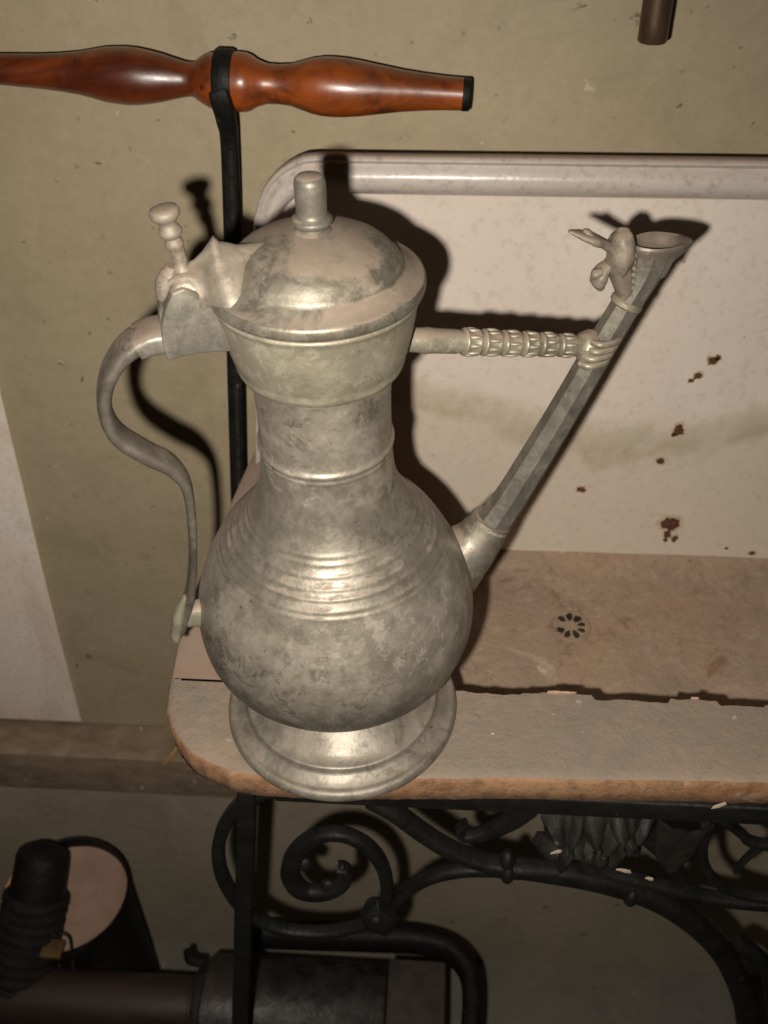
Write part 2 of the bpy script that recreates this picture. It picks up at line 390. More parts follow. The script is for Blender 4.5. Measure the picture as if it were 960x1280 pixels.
# rolled edge swept round top and left side
path = []
for i in range(12): path.append((Vector((.9-.99*i/11., 0, .2345)), Vector((0, 0, 1))))
cc = Vector((-.090, 0, .2055))
for k in range(1, 13):
    a = PI/2+ (PI/2+.13)*k/12; path.append((cc+Vector((math.cos(a), 0, math.sin(a)))*.030, Vector((math.cos(a), 0, math.sin(a)))))
e0 = path[-1][0]; e1 = Vector((-.139, 0, -.0)); nl = path[-1][1]
for k in range(1, 8): path.append((e0.lerp(e1, k/7.), nl.lerp(Vector((-1,0,.1)).normalized(), k/7.).normalized()))
prof = [(-.0015, .0015), (-.0008, -.0006), (.0004, -.0008), (.0012, -.0035), (.004, -.0070), (.008, -.0096), (.012, -.0105), (.0165, -.0092), (.020, -.0065), (.0222, -.0050), (.0235, -.0068), (.0255, -.0082), (.0275, -.0072), (.0280,-.0045), (.0278,-.001), (.0268,.004), (.020,.008)]
rows = []
for i, (p, nrm) in enumerate(path):
    sc = 1. if i < 12 else max(.62, 1-.38*(i-11)/8.)
    wv = .0009*noise.noise(Vector((p.x*9, 0, p.z*9)))
    rows.append([sv(Vector((p.x, YB, p.z))+nrm*(q[0]*sc+wv)+Vector((0, q[1], 0))) for q in prof])
b = MB(); b.grid(rows); b.build('rolled_edge', ROLL, sink, angle=60)
# deck outline of the left wing and ledge (z=0)
left = [(-.1600,.668), (-.1642,.64), (-.1685,.60), (-.1745,.54), (-.1785,.48), (-.1785,.445), (-.1760,.4125)]
wing = MB(); rows = []
for (x, y) in reversed(left):
    o_ = -.005-.068*(y-.4125)/.2555
    rows.append([sv(p) for p in ((x+.004,y,-.115),(x,y,-.060),(x,y,-.0045),(x+.0012,y,-.0012),(x+.004,y,-.0002),(x+.010,y,-.0003),(-.10,y,-.0004),(o_-.018,y,-.0006),(o_-.012,y,-.003),(o_-.009,y,-.008),(o_-.006,y,-.06),(o_-.001,y,-.100),(o_+.006,y,-.108),(o_+.015,y,-.110))])
wing.grid(rows); wing.build('side_wing', TERRA, sink, angle=50)
# basin floor with cove at the back
rows = []
NX = 60
for j in range(30):
    t = j/29.
    row = []
    for i in range(NX):
        x = -.09+(.9+.09)*(i/(NX-1.))**1.15
        if t < .80: y = .415+(.612-.415)*t/.80; z = -.1095-.032*(1-t/.80)**1.5
        else:
            u = (t-.80)/.20; y = .612+.0395*u; z = -.1095+.0015*min(1,u*6)+.013*u*u
        z += .0012*noise.noise(Vector((x*18, y*18, 3)))+.0006*noise.noise(Vector((x*60, y*60, 3)))
        row.append(sv((x, y, z)))
    rows.append(row)
b = MB(); b.grid(rows); b.build('basin_floor', BASIN, sink, angle=60)
# front ledge slab: rounded left corner, chipped back edge
front = [(-.1760,.4115), (-.1752,.400), (-.1728,.388), (-.1682,.3765), (-.1612,.3655), (-.1515,.3560), (-.1390,.3485), (-.1240,.3430), (-.106,.3400), (-.085,.3395), (-.05,.3408), (0,.3440), (.08,.3478), (.2,.3520), (.4,.358), (.9,.37)]
fr = []
for i in range(len(front)-1):
    nk_ = max(3, int(math.hypot(front[i+1][0]-front[i][0], front[i+1][1]-front[i][1])/.0022))
    for k in range(nk_):
        t = k/nk_; fr.append((front[i][0]*(1-t)+front[i+1][0]*t, front[i][1]*(1-t)+front[i+1][1]*t))
fr.append(front[-1])
def back_y(x):
    if x < -.03: return .4118
    n_ = noise.noise(Vector((x*30, 1.3, 0)))*.0022+noise.noise(Vector((x*110, 4.3, 0)))*.0011+noise.noise(Vector((x*420, 9.3, 0)))*.0005
    q_ = noise.noise(Vector((math.floor(x*38+noise.noise(Vector((x*60,0,7)))*.6)*3.7, 2.2, .5)))
    return .4110 + n_ + .0042*q_*min(1, (x+.03)*40) + .006*x
rows = []
for i in range(len(fr)):
    x, y = fr[i]
    tx, ty = (fr[min(i+1, len(fr)-1)][0]-fr[max(i-1, 0)][0]), (fr[min(i+1, len(fr)-1)][1]-fr[max(i-1, 0)][1])
    L_ = math.hypot(tx, ty); nx, ny = ty/L_, -tx/L_
    jj = .0009*noise.noise(Vector((x*40, y*40, 1)))+.0006*noise.noise(Vector((x*160, y*160, 1)))
    zz = .0006*noise.noise(Vector((x*25, y*25, 5)))
    def P(d, z): return Vector((x+nx*(d+jj), y+ny*(d+jj), z))
    frontp = [P(-.014,-.0245), P(-.003,-.0245), P(0,-.022), P(.0008,-.012), P(.0004,-.0038), P(-.001,-.0014), P(-.0035,-.0002), P(-.008,zz)]
    q = frontp[-1]
    if x > -.145:
        bx = x; by = back_y(x)
    else:
        bx = -.145+(x+.145)*.97; by = .4118
    if i == 0: by = .4118
    row = frontp
    for k in (1, 2, 3, 4, 5, 6):
        t = k/7.; row.append(Vector((q.x*(1-t)+bx*t, q.y*(1-t)+by*t, .0006*noise.noise(Vector((x*25, (q.y*(1-t)+by*t)*25, 5))))))
    row += [Vector((bx, by-.0014, 0)), Vector((bx, by, -.0018)), Vector((bx, by-.0012*noise.noise(Vector((x*90,2,2))), -.009)), Vector((bx, by+.0015, -.108))]
    rows.append([sv(p) for p in row])
b = MB(); b.grid(rows); b.build('front_ledge', LEDGE, sink, angle=50)
# flakes broken along the chipped lip
for (px, py, L_, wd) in ((694, 875, .011, .0022), (712, 878, .012, .0011), (870, 878, .006, .0008)):
    p = onz(px, py, .0008); p.y = back_y(p.x)-.001
    b = MB(); n_ = 7; poly = []
    for k in range(n_*2):
        a = PI*k/n_; rr = random.uniform(.7, 1.1); poly.append(sv(p)+Vector((math.cos(a)*L_/2*rr, math.sin(a)*wd/2*rr, random.uniform(0, .0004))))
    b.prism(poly, (0, 0, -.0014)); b.build('lip_flake', LIPF, sink)
b = MB()
for k in range(150):
    if random.random() < .93: p = Vector((random.uniform(.03,.34), random.uniform(.45,.63), 0)); t_ = (p.y-.415)/.197; p.z = -.1093-.032*max(0,1-t_)**1.5+.0004
    else: p = Vector((random.uniform(.03,.34), random.uniform(.37,.405), .0006))
    r_ = random.uniform(.0002, .0005)*(1 if random.random() < .93 else 2.)
    b.ball(sv(p), r_*random.uniform(.8,1.8), r_, r_*.6, n=6)
o = b.build('crumbs', LIPF, sink, smooth=False); o['kind'] = 'stuff'
# rust chips in the enamel
def blob(px, py, rx, ry, seed):
    c = ony(px, py, YB-.0001)
    for nm, mt, k_, dy, hf in (('chip_halo', HALO, 1.45, .0004, .5), ('rust_chip', RUST, 1.0, 0, 1.)):
        b = MB(); poly = []
        for k in range(36):
            a = 2*PI*k/36; u = Vector((math.cos(a), math.sin(a), seed*3.7))
            r_ = k_*(1+.55*noise.noise(Vector((u.x*1.6, u.y*1.6, u.z)))+.30*hf*noise.noise(Vector((u.x*5, u.y*5, u.z))))
            poly.append(sv(c)+Vector((math.cos(a)*rx*r_, dy, math.sin(a)*ry*r_)))
        b.prism(poly, (0, .0008, 0)); b.build(nm, mt, sink, smooth=False)
px_ = .00062
for i, (px, py, a, c) in enumerate(((872,470,5,3.5),(864,476,3,2),(891,451,6,4),(897,447,3,2),(848,538,7,5),(842,544,3,2),(826,577,5,3.5),(727,612,5,4),(838,656,12,8),(834,668,5,6),(843,674,4,4),(832,675,3,3),(908,686,2.5,1.5),(940,692,4,2.5),(780,703,2.5,1.5))):
    blob(px, py, a*px_, c*px_*1.35, i+1)
# chips on the rolled edge
# drain: grating of petal slots round a hub, in a shallow ring
dp = onz(713, 783, -.1086)
dr = MB(); dr.lathe(sv(dp), [(-.0005,.0172), (.0008,.0168), (.0012,.0160), (.0006,.0152), (.0002,.0150)], n=48); drain = dr.build('drain', BASIN, sink)
b = MB(); b.lathe(sv(dp), [(.0004,.0150), (.0005,.0001)], n=48); b.build('drain_plate', BASIN, drain)
for k in range(9):
    if k == 4: continue
    a = 2*PI*k/9+.2; d = Vector((math.cos(a), math.sin(a), 0)); e = Vector((-d.y, d.x, 0)); c = sv(dp)+d*.0098+Vector((0,0,.0007))
    poly = []
    for q in range(12):
        t = 2*PI*q/12; u = math.cos(t)*(.78+.3*((k*7)%5)/4); v = math.sin(t)*(1+.35*math.cos(t))*(.75+.4*((k*3)%4)/3); w_ = 1+.5*noise.noise(Vector((u*2, v*2, k*5.)))
        poly.append(c+d*(.0043*u*w_)+e*(.0025*v*w_))
    b = MB(); b.prism(poly, (0, 0, .0004)); b.build('drain_slot', SLOT, drain, smooth=False)

# ================================================================ cast iron stand
ST = Vector((.1, .36, -.95))
stand = empty('iron_stand', ST, 'black cast iron stand with scrollwork and leaf ornaments under the sink', 'stand')
def ti(px, py, dy=0): return ony(px, py, .368+dy)-ST
YAX = Vector((0, 1, 0))
def iron(name, pts, w_, dep=.006, dy=0, sq=.75, mat=IRON, par=stand):
    """w_ half widths in photo pixels"""
    if not isinstance(w_, (list, tuple)): w_ = [w_]*len(pts)
    P = [ti(x, y, dy) for x, y in pts]; k = .00064
    b = MB(); b.sweep(P, YAX, [dep*.8]*len(P), [q*k*.88 for q in w_], n=12, sq=sq*.8); return b.build(name, mat, par, angle=50)
b = MB(); b.box(Vector((-.10,.350,-.0440))-ST, Vector((.9,.382,-.0255))-ST)
b.build('top_rail', IRON, stand, bevel=.002)
iron('leg', [(309,984),(308,1040),(306,1100),(304,1160),(303,1200),(300,1290),(297,1420)], [11,11,11.5,12,12,13,14], .008, -.006, sq=.4)
iron('scroll', [(372,984),(335,988),(302,1004),(280,1033),(273,1068),(283,1105),(310,1140),(350,1160),(400,1165),(445,1158),(472,1146)], [8,8,8,8.5,8.5,8.5,8,8,7.5,7,6], .007)
iron('scroll', [(478,1142),(484,1112),(477,1080),(456,1055),(425,1042),(393,1046),(370,1066),(363,1092),(376,1112),(398,1116),(420,1110),(434,1098),(432,1086),(422,1084)], [8,8.5,8.5,8.5,8.5,9,12,13,14,13,10,7,5,4], .007)
b = MB(); 
for (x, y, r_) in ((380,1080,9),(410,1107,9),(428,1083,4)): b.ball(ti(x, y), r_*.00066, .0045, r_*.00080)
b.build('leaf_curl', IRON, stand)
iron('scroll', [(482,1146),(500,1120),(530,1099),(568,1088),(610,1086),(650,1090)], [7,7,8,9,9,8], .007)
iron('scroll', [(462,998),(492,1014),(525,1038),(560,1060),(600,1076),(640,1084),(690,1090),(745,1100),(800,1116),(845,1138),(885,1170),(912,1205),(930,1250),(938,1300)], [8,9,9,9,9,11,15,15,15,15,15,16,17,18], .009)
iron('scroll', [(740,1090),(800,1102),(850,1114),(900,1124),(990,1132)], [10,10,9,9,9], .007, .004)
iron('scroll', [(884,1030),(878,1060),(884,1088),(905,1108),(940,1120),(985,1124)], [7,6,6,6,6,6], .005, -.004)
iron('scroll', [(790,1030),(815,1048),(835,1070),(850,1100)], [14,14,12,10], .007, .004)
iron('scroll', [(920,1180),(945,1195),(965,1225),(975,1300)], [10,12,14,18], .008, .01)
iron('scroll', [(905,1025),(925,1040),(940,1052),(985,1060)], [5,5,6,6], .005)
iron('scroll', [(985,1040),(945,1062),(918,1088)], [3.5,3,2], .004)
b = MB(); b.ball(ti(474,1145), .014, .011, .020, jit=.3); b.ball(ti(470,1152,-.008), .006, .005, .008); b.build('boss', IRON, stand)
iron('leaf', [(660,1010),(640,1024),(618,1036),(598,1043),(580,1044),(574,1036),(582,1030)], [14,14,11,9,6,5,4], .006, -.002)
for (x, y) in ((634,1091),(634,1074),(788,1120)):
    b = MB(); b.ball(ti(x, y, -.004), .0055, .007, .0095); b.build('knob', IRON, stand)
# leaf plates: lobed, with a raised midrib
def leaf(cx, cy, wx, hy, seed, rot=0):
    rows = []; NR, NA = 9, 36
    c = ti(cx, cy, -.006)
    for i in range(NR):
        t = i/(NR-1.); row = []
        for k in range(NA):
            a = 2*PI*k/NA; lob = 1+.16*math.cos(5*a+seed)+.10*math.cos(9*a+seed*2)
            x = math.cos(a)*t*lob; z = math.sin(a)*t*lob
            h = -.010*(1-t*t)-.0035*math.cos(5*a+seed)*math.sin(t*PI)-.003*abs(math.sin(7*a))*t
            row.append(c+Vector((x*wx, h+.006*(t**3), z*hy)))
        rows.append(row)
    b = MB(); b.grid(rows, True)
    b.ball(c+Vector((0,-.011,0)), wx*.28, .006, hy*.28, jit=.5)
    return b.build('leaf', CAST, stand, angle=70)
leaf(706,1050,.019,.036,1); leaf(748,1056,.020,.036,2.3); leaf(786,1040,.014,.030,4)
b = MB()
shell = []
c0 = ti(857, 1020, -.004)
for i in range(10):
    t = i/9.; z = -.060*t; wd = .017*(1-.5*t*t) if t < .85 else .017*(1-.5*t*t)*(1-(t-.85)*4)
    shell.append([c0+Vector((wd*math.sin(a*PI/10-PI/2) , -.010*math.cos(a*PI/10-PI/2)*(1-.4*t)-.0016*abs(math.sin(a*1.57)), z)) for a in range(0, 11)])
b.grid(shell); b.build('shell', CAST, stand, angle=70)
for (x, y, a) in ((698,1065,.5),(780,1089,-.3),(812,1099,-.35),(898,1008,.6)):
    p = ti(x, y, -.018)+ST
    b = MB(); d = Vector((math.cos(a), 0, math.sin(a)))*(.0055 if x != 812 else .003); n_ = Vector((0, 0, .0016))
    b.prism([-d-n_*.4, -n_+d*.2, d-n_*.3, d*.8+n_, n_*.8-d*.4], (0, .0008, 0))
    tag(b.build('plaster_flake', FLAKE, loc=p, smooth=False), {698:'small pale flake caught left on the leaf ornament of the stand', 780:'longest pale flake resting on the scroll below the leaves', 812:'tiny pale flake just right of the longest flake on the scroll', 898:'bright pale flake stuck to the iron rail at far right'}[x], 'flake', 'pale flakes caught on the iron stand')

# ================================================================ flagon
K = 'tall pewter lidded flagon with long angled spout standing on the sink ledge'
flagon = empty('flagon', J, K, 'flagon')
# foot
b = MB()
b.lathe((0,0,0), [(.0005,.066),(.0003,.0700),(.0010,.0722),(.0028,.0733),(.0050,.0732),(.0068,.0726),(.0080,.0712),(.0084,.0698),(.0080,.0686),(.0082,.0676),(.0098,.0650),(.0116,.0624),(.0126,.0610),(.0140,.0606),(.0156,.0604),(.0164,.0597),(.0166,.0586),(.0168,.0565),(.0192,.0522),(.0230,.0465),(.0270,.0405),(.0300,.0365),(.0330,.0348),(.0365,.0342)], n=128, jit=.0004)
b.build('foot', PEWF, flagon, angle=70)
# body with turned grooves
def groove(P, zs, dep, half):
    out = []
    for z in zs:
        out += [(z-half, 0), (z-half*.45, -dep), (z, dep*.55), (z+half*.45, -dep*.2), (z+half, 0)]
    return out
base = [(.0345,.0343),(.038,.0372),(.041,.0415),(.045,.0480),(.050,.0550),(.058,.0640),(.065,.0697),(.072,.0742),(.080,.0774),(.088,.0789),(.095,.0795),(.102,.0793),(.109,.0784),(.116,.0770),(.123,.0748),(.130,.0720),(.1365,.0690),(.143,.0657),(.149,.0621),(.155,.0578),(.162,.0520),(.168,.0472),(.174,.0432),(.180,.0400),(.186,.0376),(.192,.0358),(.198,.0348),(.205,.0341),(.215,.0336),(.225,.0333),(.235,.0331),(.245,.0333),(.254,.0340),(.2600,.0350)]
def rad(z):
    for i in range(len(base)-1):
        if base[i][0] <= z <= base[i+1][0]:
            t = (z-base[i][0])/(base[i+1][0]-base[i][0])
            p0, p1, p2, p3 = [base[max(0,min(len(base)-1,i+q))][1] for q in (-1,0,1,2)]
            return .5*(2*p1+(p2-p0)*t+(2*p0-5*p1+4*p2-p3)*t*t+(3*p1-p0-3*p2+p3)*t**3)
    return base[-1][1]
P = []
z = .0345
gz = [(.1480,.0003),(.1512,.00035),(.1562,.0004),(.1602,.00038),(.1652,.00036),(.1702,.00034),(.1735,.00028)]
while z < .260:
    r_ = rad(z)
    for g, a in gz:
        d = (z-g)/.0011; r_ += a*math.exp(-d*d)*.75 - a*.12*math.exp(-((d+1.6)**2))
    for g, a, w_ in ((.2165,.0013,.0018),(.2125,.0005,.0012)):
        d = (z-g)/w_; r_ += a*math.exp(-d*d)
    P.append((z, r_)); z += .00035 if .146 < z < .181 or .209 < z < .223 else .0015
b = MB(); b.lathe((0,0,0), P, n=160, jit=.0007)
b.build('body', PEW, flagon, angle=60)
# collar: the cup shaped mouth band
b = MB(); b.lathe((0,0,0), [(.2590,.0345),(.2595,.0372),(.2605,.0388),(.2625,.0398),(.2640,.0403),(.2655,.0401),(.2672,.0408),(.272,.0422),(.280,.0437),(.288,.0449),(.2935,.0457),(.2955,.0461),(.2962,.0469),(.2972,.0472),(.2982,.0468),(.299,.044),(.300,.030)], n=128, jit=.0004)
b.build('collar', PEWL, flagon, angle=60)
# lid with its dome, knob and tail
b = MB(); b.lathe((0,0,0), [(.2995,.030),(.2992,.0478),(.2999,.0487),(.3015,.0491),(.3040,.0490),(.3052,.0486),(.3058,.0476),(.3060,.0460),(.3082,.0424),(.3096,.0402),(.3101,.0394),(.3112,.0388),(.3118,.0380)], n=128, jit=.0003)
lid = b.build('lid', PEWS, flagon, angle=60)
b = MB(); b.lathe((0,0,0), [(0.31080,0.03920),(0.31146,0.03880),(0.31244,0.03780),(0.31392,0.03660),(0.31622,0.03470),(0.31844,0.03220),(0.32049,0.02880),(0.32229,0.02460),(0.32377,0.02000),(0.32492,0.01550),(0.32574,0.01150),(0.32632,0.00700),(0.32640,0.00100)], n=112, jit=.0006)
b.build('dome', PEWS, lid, angle=60)
b = MB(); b.lathe((0,0,-.0048), [(.3295,.0100),(.3308,.0088),(.3316,.0068),(.3326,.0060),(.3336,.0072),(.3346,.0086),(.3358,.0091),(.3368,.0086),(.3374,.0074),(.3382,.0066),(.3400,.0066),(.3480,.0068),(.3520,.0068),(.3538,.0064),(.3550,.0052),(.3557,.003),(.3559,.0003)], n=48)
b.build('knob', PEWD, lid, angle=60)
# lug from the hinge up onto the dome
b = MB(); rows = []
# stations along the lug: (u along, height, half width, ridge height)
for (u, zt_, hw, rg) in ((-.0640,.3150,.0085,0),(-.0600,.3165,.0085,.0005),(-.0555,.3170,.0095,.001),(-.0515,.3178,.0120,.002),(-.0480,.3200,.0155,.0026),(-.0445,.3228,.0185,.0040),(-.0425,.3238,.020,.0056),(-.0405,.3228,.021,.0036),(-.0375,.3225,.0215,.0030),(-.0330,.3222,.0195,.0015),(-.0270,.3228,.0150,.0008),(-.0215,.3236,.0080,0)):
    row = []
    for k in range(-8, 9):
        v = k/8.; drop = (abs(v)**1.6)*(zt_-.3062 if u > -.052 else .004)
        row.append(JD*u+JN*(hw*v)+Vector((0,0, zt_-drop+rg*math.exp(-(v*3.2)**2)+.0012*math.exp(-((abs(v)-.62)*6)**2))))
    n_ = len(row)
    row += [q+Vector((0,0,-.005 if u < -.05 else -.001)) for q in (row[-1], row[n_//2]-Vector((0,0,rg)), row[0])]
    rows.append(row)
b.grid(rows, True); b.f.append(tuple(range(len(rows[0])))); 
b.build('lug', PEWLUG, lid, angle=75)
# hinge block
hp = [(205,368),(212,352),(226,346),(242,350),(256,362),(268,380),(280,402),(286,424),(262,425),(240,427),(222,431),(207,436),(200,415),(199,390)]
b = MB()
for s_, th in ((-.0112, .0046), (-.0066, .0132), (.0066, .0046)):
    dh = 0 if abs(s_) > .005 else 2
    b.prism([jp(x+(dh if x < 240 else -dh), y+dh, 0)+JN*s_ for x, y in hp], JN*th)

b.build('hinge', PEWD, flagon, bevel=.0009, angle=35)
b = MB(); b.sweep([jp(203,372), jp(205,356), jp(212,342), jp(214,332)], JN, [.004,.005,.005,.003], [.003,.004,.004,.002], n=12); b.ball(jp(206,362), .004,.004,.005)
b.build('hinge_ear', PEWT, flagon)
# thumbpiece, turned
t0, t1 = jp(203,258), jp(231,346); ax = (t1-t0); L_ = ax.length; kk = L_/92.
b = MB(); b.lathe(t0, [(q*kk, r_*kk*1.08) for q, r_ in [(0,2),(1,11),(3,15.5),(7,17),(11,16.5),(15,13.5),(19,10),(23,9.5),(27,12),(31,13.5),(35,12.5),(38,8.5),(40,7.5),(43,9.5),(47,11),(51,10),(54,7.5),(58,7),(70,8),(76,8.5),(79,11),(83,12),(87,11),(92,9)]], ax, n=32, capa=True)
b.build('thumbpiece', PEWT, flagon, angle=60)
b = MB(); b.sweep([jp(217,284), jp(224,300), jp(230,320), jp(236,340)], JN, [.0016]*4, [.0013]*4, n=8); b.build('lever_spine', PEWD, flagon)
# handle
hpx = [(240,414),(225,414),(205,415),(172,425),(147,447),(132,480),(132,515),(148,543),(182,565),(212,580),(231,602),(238,635),(241,680),(240,720),(235,752),(226,780),(221,796)]
ha = [.0095,.0098,.0100,.0100,.0098,.0092,.0088,.0086,.0084,.0080,.0070,.0058,.0050,.0050,.0060,.0066,.0030]
hb = [.0050,.0050,.0050,.0046,.0040,.0035,.0034,.0037,.0040,.0038,.0030,.0024,.0022,.0024,.0030,.0034,.0016]
b = MB(); b.sweep([jp(*p) for p in hpx], JN, ha, hb, n=20, sq=.72)
b.build('handle', PEWH, flagon, angle=35)
b = MB(); b.sweep([jp(207,417.5), jp(190,419.5), jp(171,427)], JN, [.0106,.0108,.0106], [.0058,.0056,.0050], n=20, sq=.45, sub=4); b.build('handle_band', PEWD, flagon, angle=35)
b = MB(); b.sweep([jp(232,768), jp(244,766), jp(262,766)], JN, [.006,.0055,.007], [.0070,.0075,.010], n=16, sq=.6); b.sweep([jp(231,740)-JN*.003, jp(222,764)-JN*.004, jp(219,790)-JN*.003, jp(222,800)-JN*.002], JN, [.0012,.004,.0042,.001], [.0012,.0034,.003,.001], n=12); b.build('handle_foot', PEWL, flagon)
# spout
sp_pts = [(606,672),(618,652),(646,610),(702,518),(752,432),(788,372),(806,342),(816,318),(820,306)]
sa = [.0105,.0100,.0094,.0088,.0082,.0078,.0079,.0084,.0086]
sb = [.0115,.0108,.0096,.0086,.0079,.0076,.0084,.0100,.0108]
b = MB(); b.sweep([jp(*p) for p in sp_pts], JN, sa, sb, n=8, sq=1, caps=False, sub=5)
spout = b.build('spout', PEWD, flagon, angle=30)
# mouth: oval lip lying level, hollow inside
c = jp(821,305)
b = MB(); rows = []
for (s_, dz) in ((.60,-.016),(.78,-.0085),(.95,-.0025),(1.05,0),(1.06,.0012),(1.0,.0020),(.90,.0014),(.80,.0002),(.55,-.0020),(.2,-.003),(.01,-.003)):
    rows.append([c+JD*(.0128*s_*math.cos(a)+(.0050*max(0,math.cos(a))**3*s_ if s_>.9 else 0))+JN*(.0092*s_*math.sin(a))+Vector((0,0,dz+(.0035*max(0, math.cos(a))**2 if s_ > .85 else 0)*-.4)) for a in [2*PI*k/32 for k in range(32)]])
b.grid(rows, True); b.build('mouth', PEWLUG, spout, angle=60)
b = MB(); b.sweep([jp(535,716), jp(560,704), jp(580,690), jp(597,674), jp(609,658), jp(615,649)], JN, [.026,.0215,.0165,.0135,.0122,.0116], [.031,.0255,.0190,.0150,.0128,.0118], n=32, sub=5); b.build('spout_root', PEWS, spout)
b = MB(); b.lathe(jp(613,653), [(-.0010,.0112),(-.0004,.0122),(.0010,.0119),(.0020,.0100)], ax=jp(646,610)-jp(613,653), n=32); b.build('collar_ring', PEWL, spout)
# bird head ornament at the mouth
M = Matrix((JD, JN, Vector((0,0,1)))).transposed()
b = MB(); b.ball(jp(776,316,-.002), .0064, .0085, .0125, M, jit=.12, n=28); b.sweep([jp(772,326), jp(776,344), jp(779,360), jp(776,374)], JN, [.0075,.0070,.0062,.004], [.0062,.0052,.0042,.002], n=20, sq=.8)
head = b.build('head', PEWT, spout)
for q in (1, -1):
    b = MB(); c = jp(772,310)+JN*(.0078*q); b.ball(c, .0018,.0018,.0018, n=12); b.build('eye', PEWD, head)
b = MB()
for k in range(6):        # crest running down the nape
    c = jp(786-k*.4, 312+k*8); b.sweep([c-JN*.0065, c+JD*.0030, c+JN*.0065], Vector((0,0,1)), [.0011]*3, [.0010]*3, n=8)
b.build('crest', PEWL, head)
b = MB(); b.sweep([jp(773,316), jp(762,309), jp(752,303), jp(742,299), jp(727,294), jp(711,289)], JN, [.0055,.0045,.0050,.0068,.0050,.0010], [.0036,.0024,.0022,.0024,.0018,.0006], n=14, sq=.8)
b.sweep([jp(741,297), jp(734,291), jp(730,287)], JN, [.004,.003,.001], [.0022,.002,.0006], n=8)
b.build('beak', PEWT, spout, angle=50)
b = MB(); b.sweep([jp(772,330), jp(763,331), jp(755,336), jp(750,344), jp(748,352), jp(751,361)], JN, [.0045,.0040,.0045,.0055,.0052,.0020], [.0022,.0022,.0028,.0036,.0036,.0014], n=14, sq=.8); b.sweep([jp(752,340,-.004), jp(744,343,-.004), jp(743,349,-.004)], JN, [.002,.0026,.001], [.002,.0024,.001], n=10); b.build('lower_jaw', PEWT, spout, angle=50)
b = MB(); b.lathe(jp(783,378), [(-.002,.0074),(-.001,.0084),(.001,.0084),(.002,.0074)], ax=jp(793,361)-jp(783,378), n=24); b.build('neck_ring', PEWL, spout)
# bridge between collar and spout
a0, a1 = jp(505,424.5), jp(742,433)
bl = (a1-a0).length; bx_ = (a1-a0).normalized()
def bt(px): return (jp(px, 424.5+(px-505)*8.5/237)-a0).length
bprof = [(0,.0058),(bt(526),.0061),(bt(534),.0066),(bt(540),.0062),(bt(570),.0060),(bt(574),.0056),(bt(720),.0054),(bt(735),.0050)]
b = MB(); b.lathe(a0, bprof, bx_, n=32)
bridge = b.build('bridge', PEWL, flagon, angle=50)
edges = [576,600,625,650,672,696,718]
for i in range(6):
    x0, x1 = bt(edges[i]+1.5), bt(edges[i+1]-1.5); r0 = .0068-.0002*i
    b = MB(); b.lathe(a0, [(x0,.0052),(x0+.0003,r0*.97),(x0+.0013,r0*1.04),(x0+.0022,r0*.93),(x1-.0018,r0*.90),(x1-.0010,r0*.99),(x1-.0003,r0*.95),(x1,.0052)], bx_, n=24)
    up_ = (Vector((0,0,1))-bx_*bx_.z).normalized(); sd = bx_.cross(up_)
    for q in range(9):
        a = 2*PI*(q+.3*i)/9; c = a0+bx_*((x0+x1)/2+.0002)+(up_*math.cos(a)+sd*math.sin(a))*r0*.92
        b.ball(c, .0036, .0011, .0011, n=8)
    b.build('bead', PEWL, bridge, angle=60)
# carved hand gripping the spout
b = MB()
hc = jp(736,433); b.ball(hc, .0085, .0085, .0085, M, jit=.15)
hand = b.build('carved_hand', PEWL, bridge)
sd_dir = (jp(752,432)-jp(702,518)).normalized()
for k in range(4):
    o_ = (k-1.5)*.0042
    base_ = hc+sd_dir*o_-JN*.0070
    b.__init__(); b = MB() ; b.sweep([base_-JD*.004+JN*.002, base_-JD*.001-JN*.0018, base_+JD*.0045-JN*.0022, base_+JD*.0095-JN*.0005, base_+JD*.0125+JN*.003], sd_dir, [.0017,.0019,.0018,.0016,.001], [.0018,.0020,.0018,.0015,.001], n=10)
    o = b.build('finger', PEWL, bridge)

# ================================================================ auger (T-handle) leaning on the wall
YH = .672
ga = ony(283, 102, YH)
auger = empty('hand_auger', (ga.x, YH, ga.z), 'hand auger with turned reddish wooden crossbar and black iron shank against the wall', 'auger')
hd = (ony(579,118,YH)-ony(0,86.5,YH)); hax = hd.normalized(); p0_ = ony(0,86.5,YH)
prof_px = [(-60,68,104),(0,68,105),(50,70,111),(75,69,114),(100,67,118),(118,64.5,123),(133,62,127),(157,61,129.5),(172,62,129.5),(187,65,128),(203,69.5,126),(217,74,123),(230,78.5,121),(238,80,120.5),(243,80,122),(247,77,125),(254,73,130),(263,69.5,135),(275,68,136),(288,67,137),(300,67,138),(308,68,138),(314,70,136),(322,76,132),(334,80.5,128.5),(348,80.5,128),(364,79,129.5),(378,76,135),(390,74,140),(403,73,143),(416,73,144),(432,74.5,144),(450,77,142.5),(475,82,140),(502,88,138),(530,93,137),(559,97,137),(579,99,138)]
pr = []
for (x, ta, tb) in prof_px:
    p = ony(x, (ta+tb)/2, YH); dz = (p-CAM).dot(FW)
    pr.append(((p-p0_).dot(hax), (tb-ta)/2*dz/F*.985))
g0 = p0_-auger.location
b = MB(); b.lathe(g0, pr, hax, n=48, capa=True, capb=True, jit=.0003); b.build('wooden_handle', TURNED, auger, angle=60)
e_t, e_r = pr[-1]
b = MB(); b.lathe(g0, [(e_t-.0005, e_r*1.01), (e_t+.0003, e_r*1.02), (e_t+.0040, e_r*1.01), (e_t+.0048, e_r*.94), (e_t+.0049, e_r*.6)], hax, n=40, capb=True); b.build('end_cap', IRON, auger)
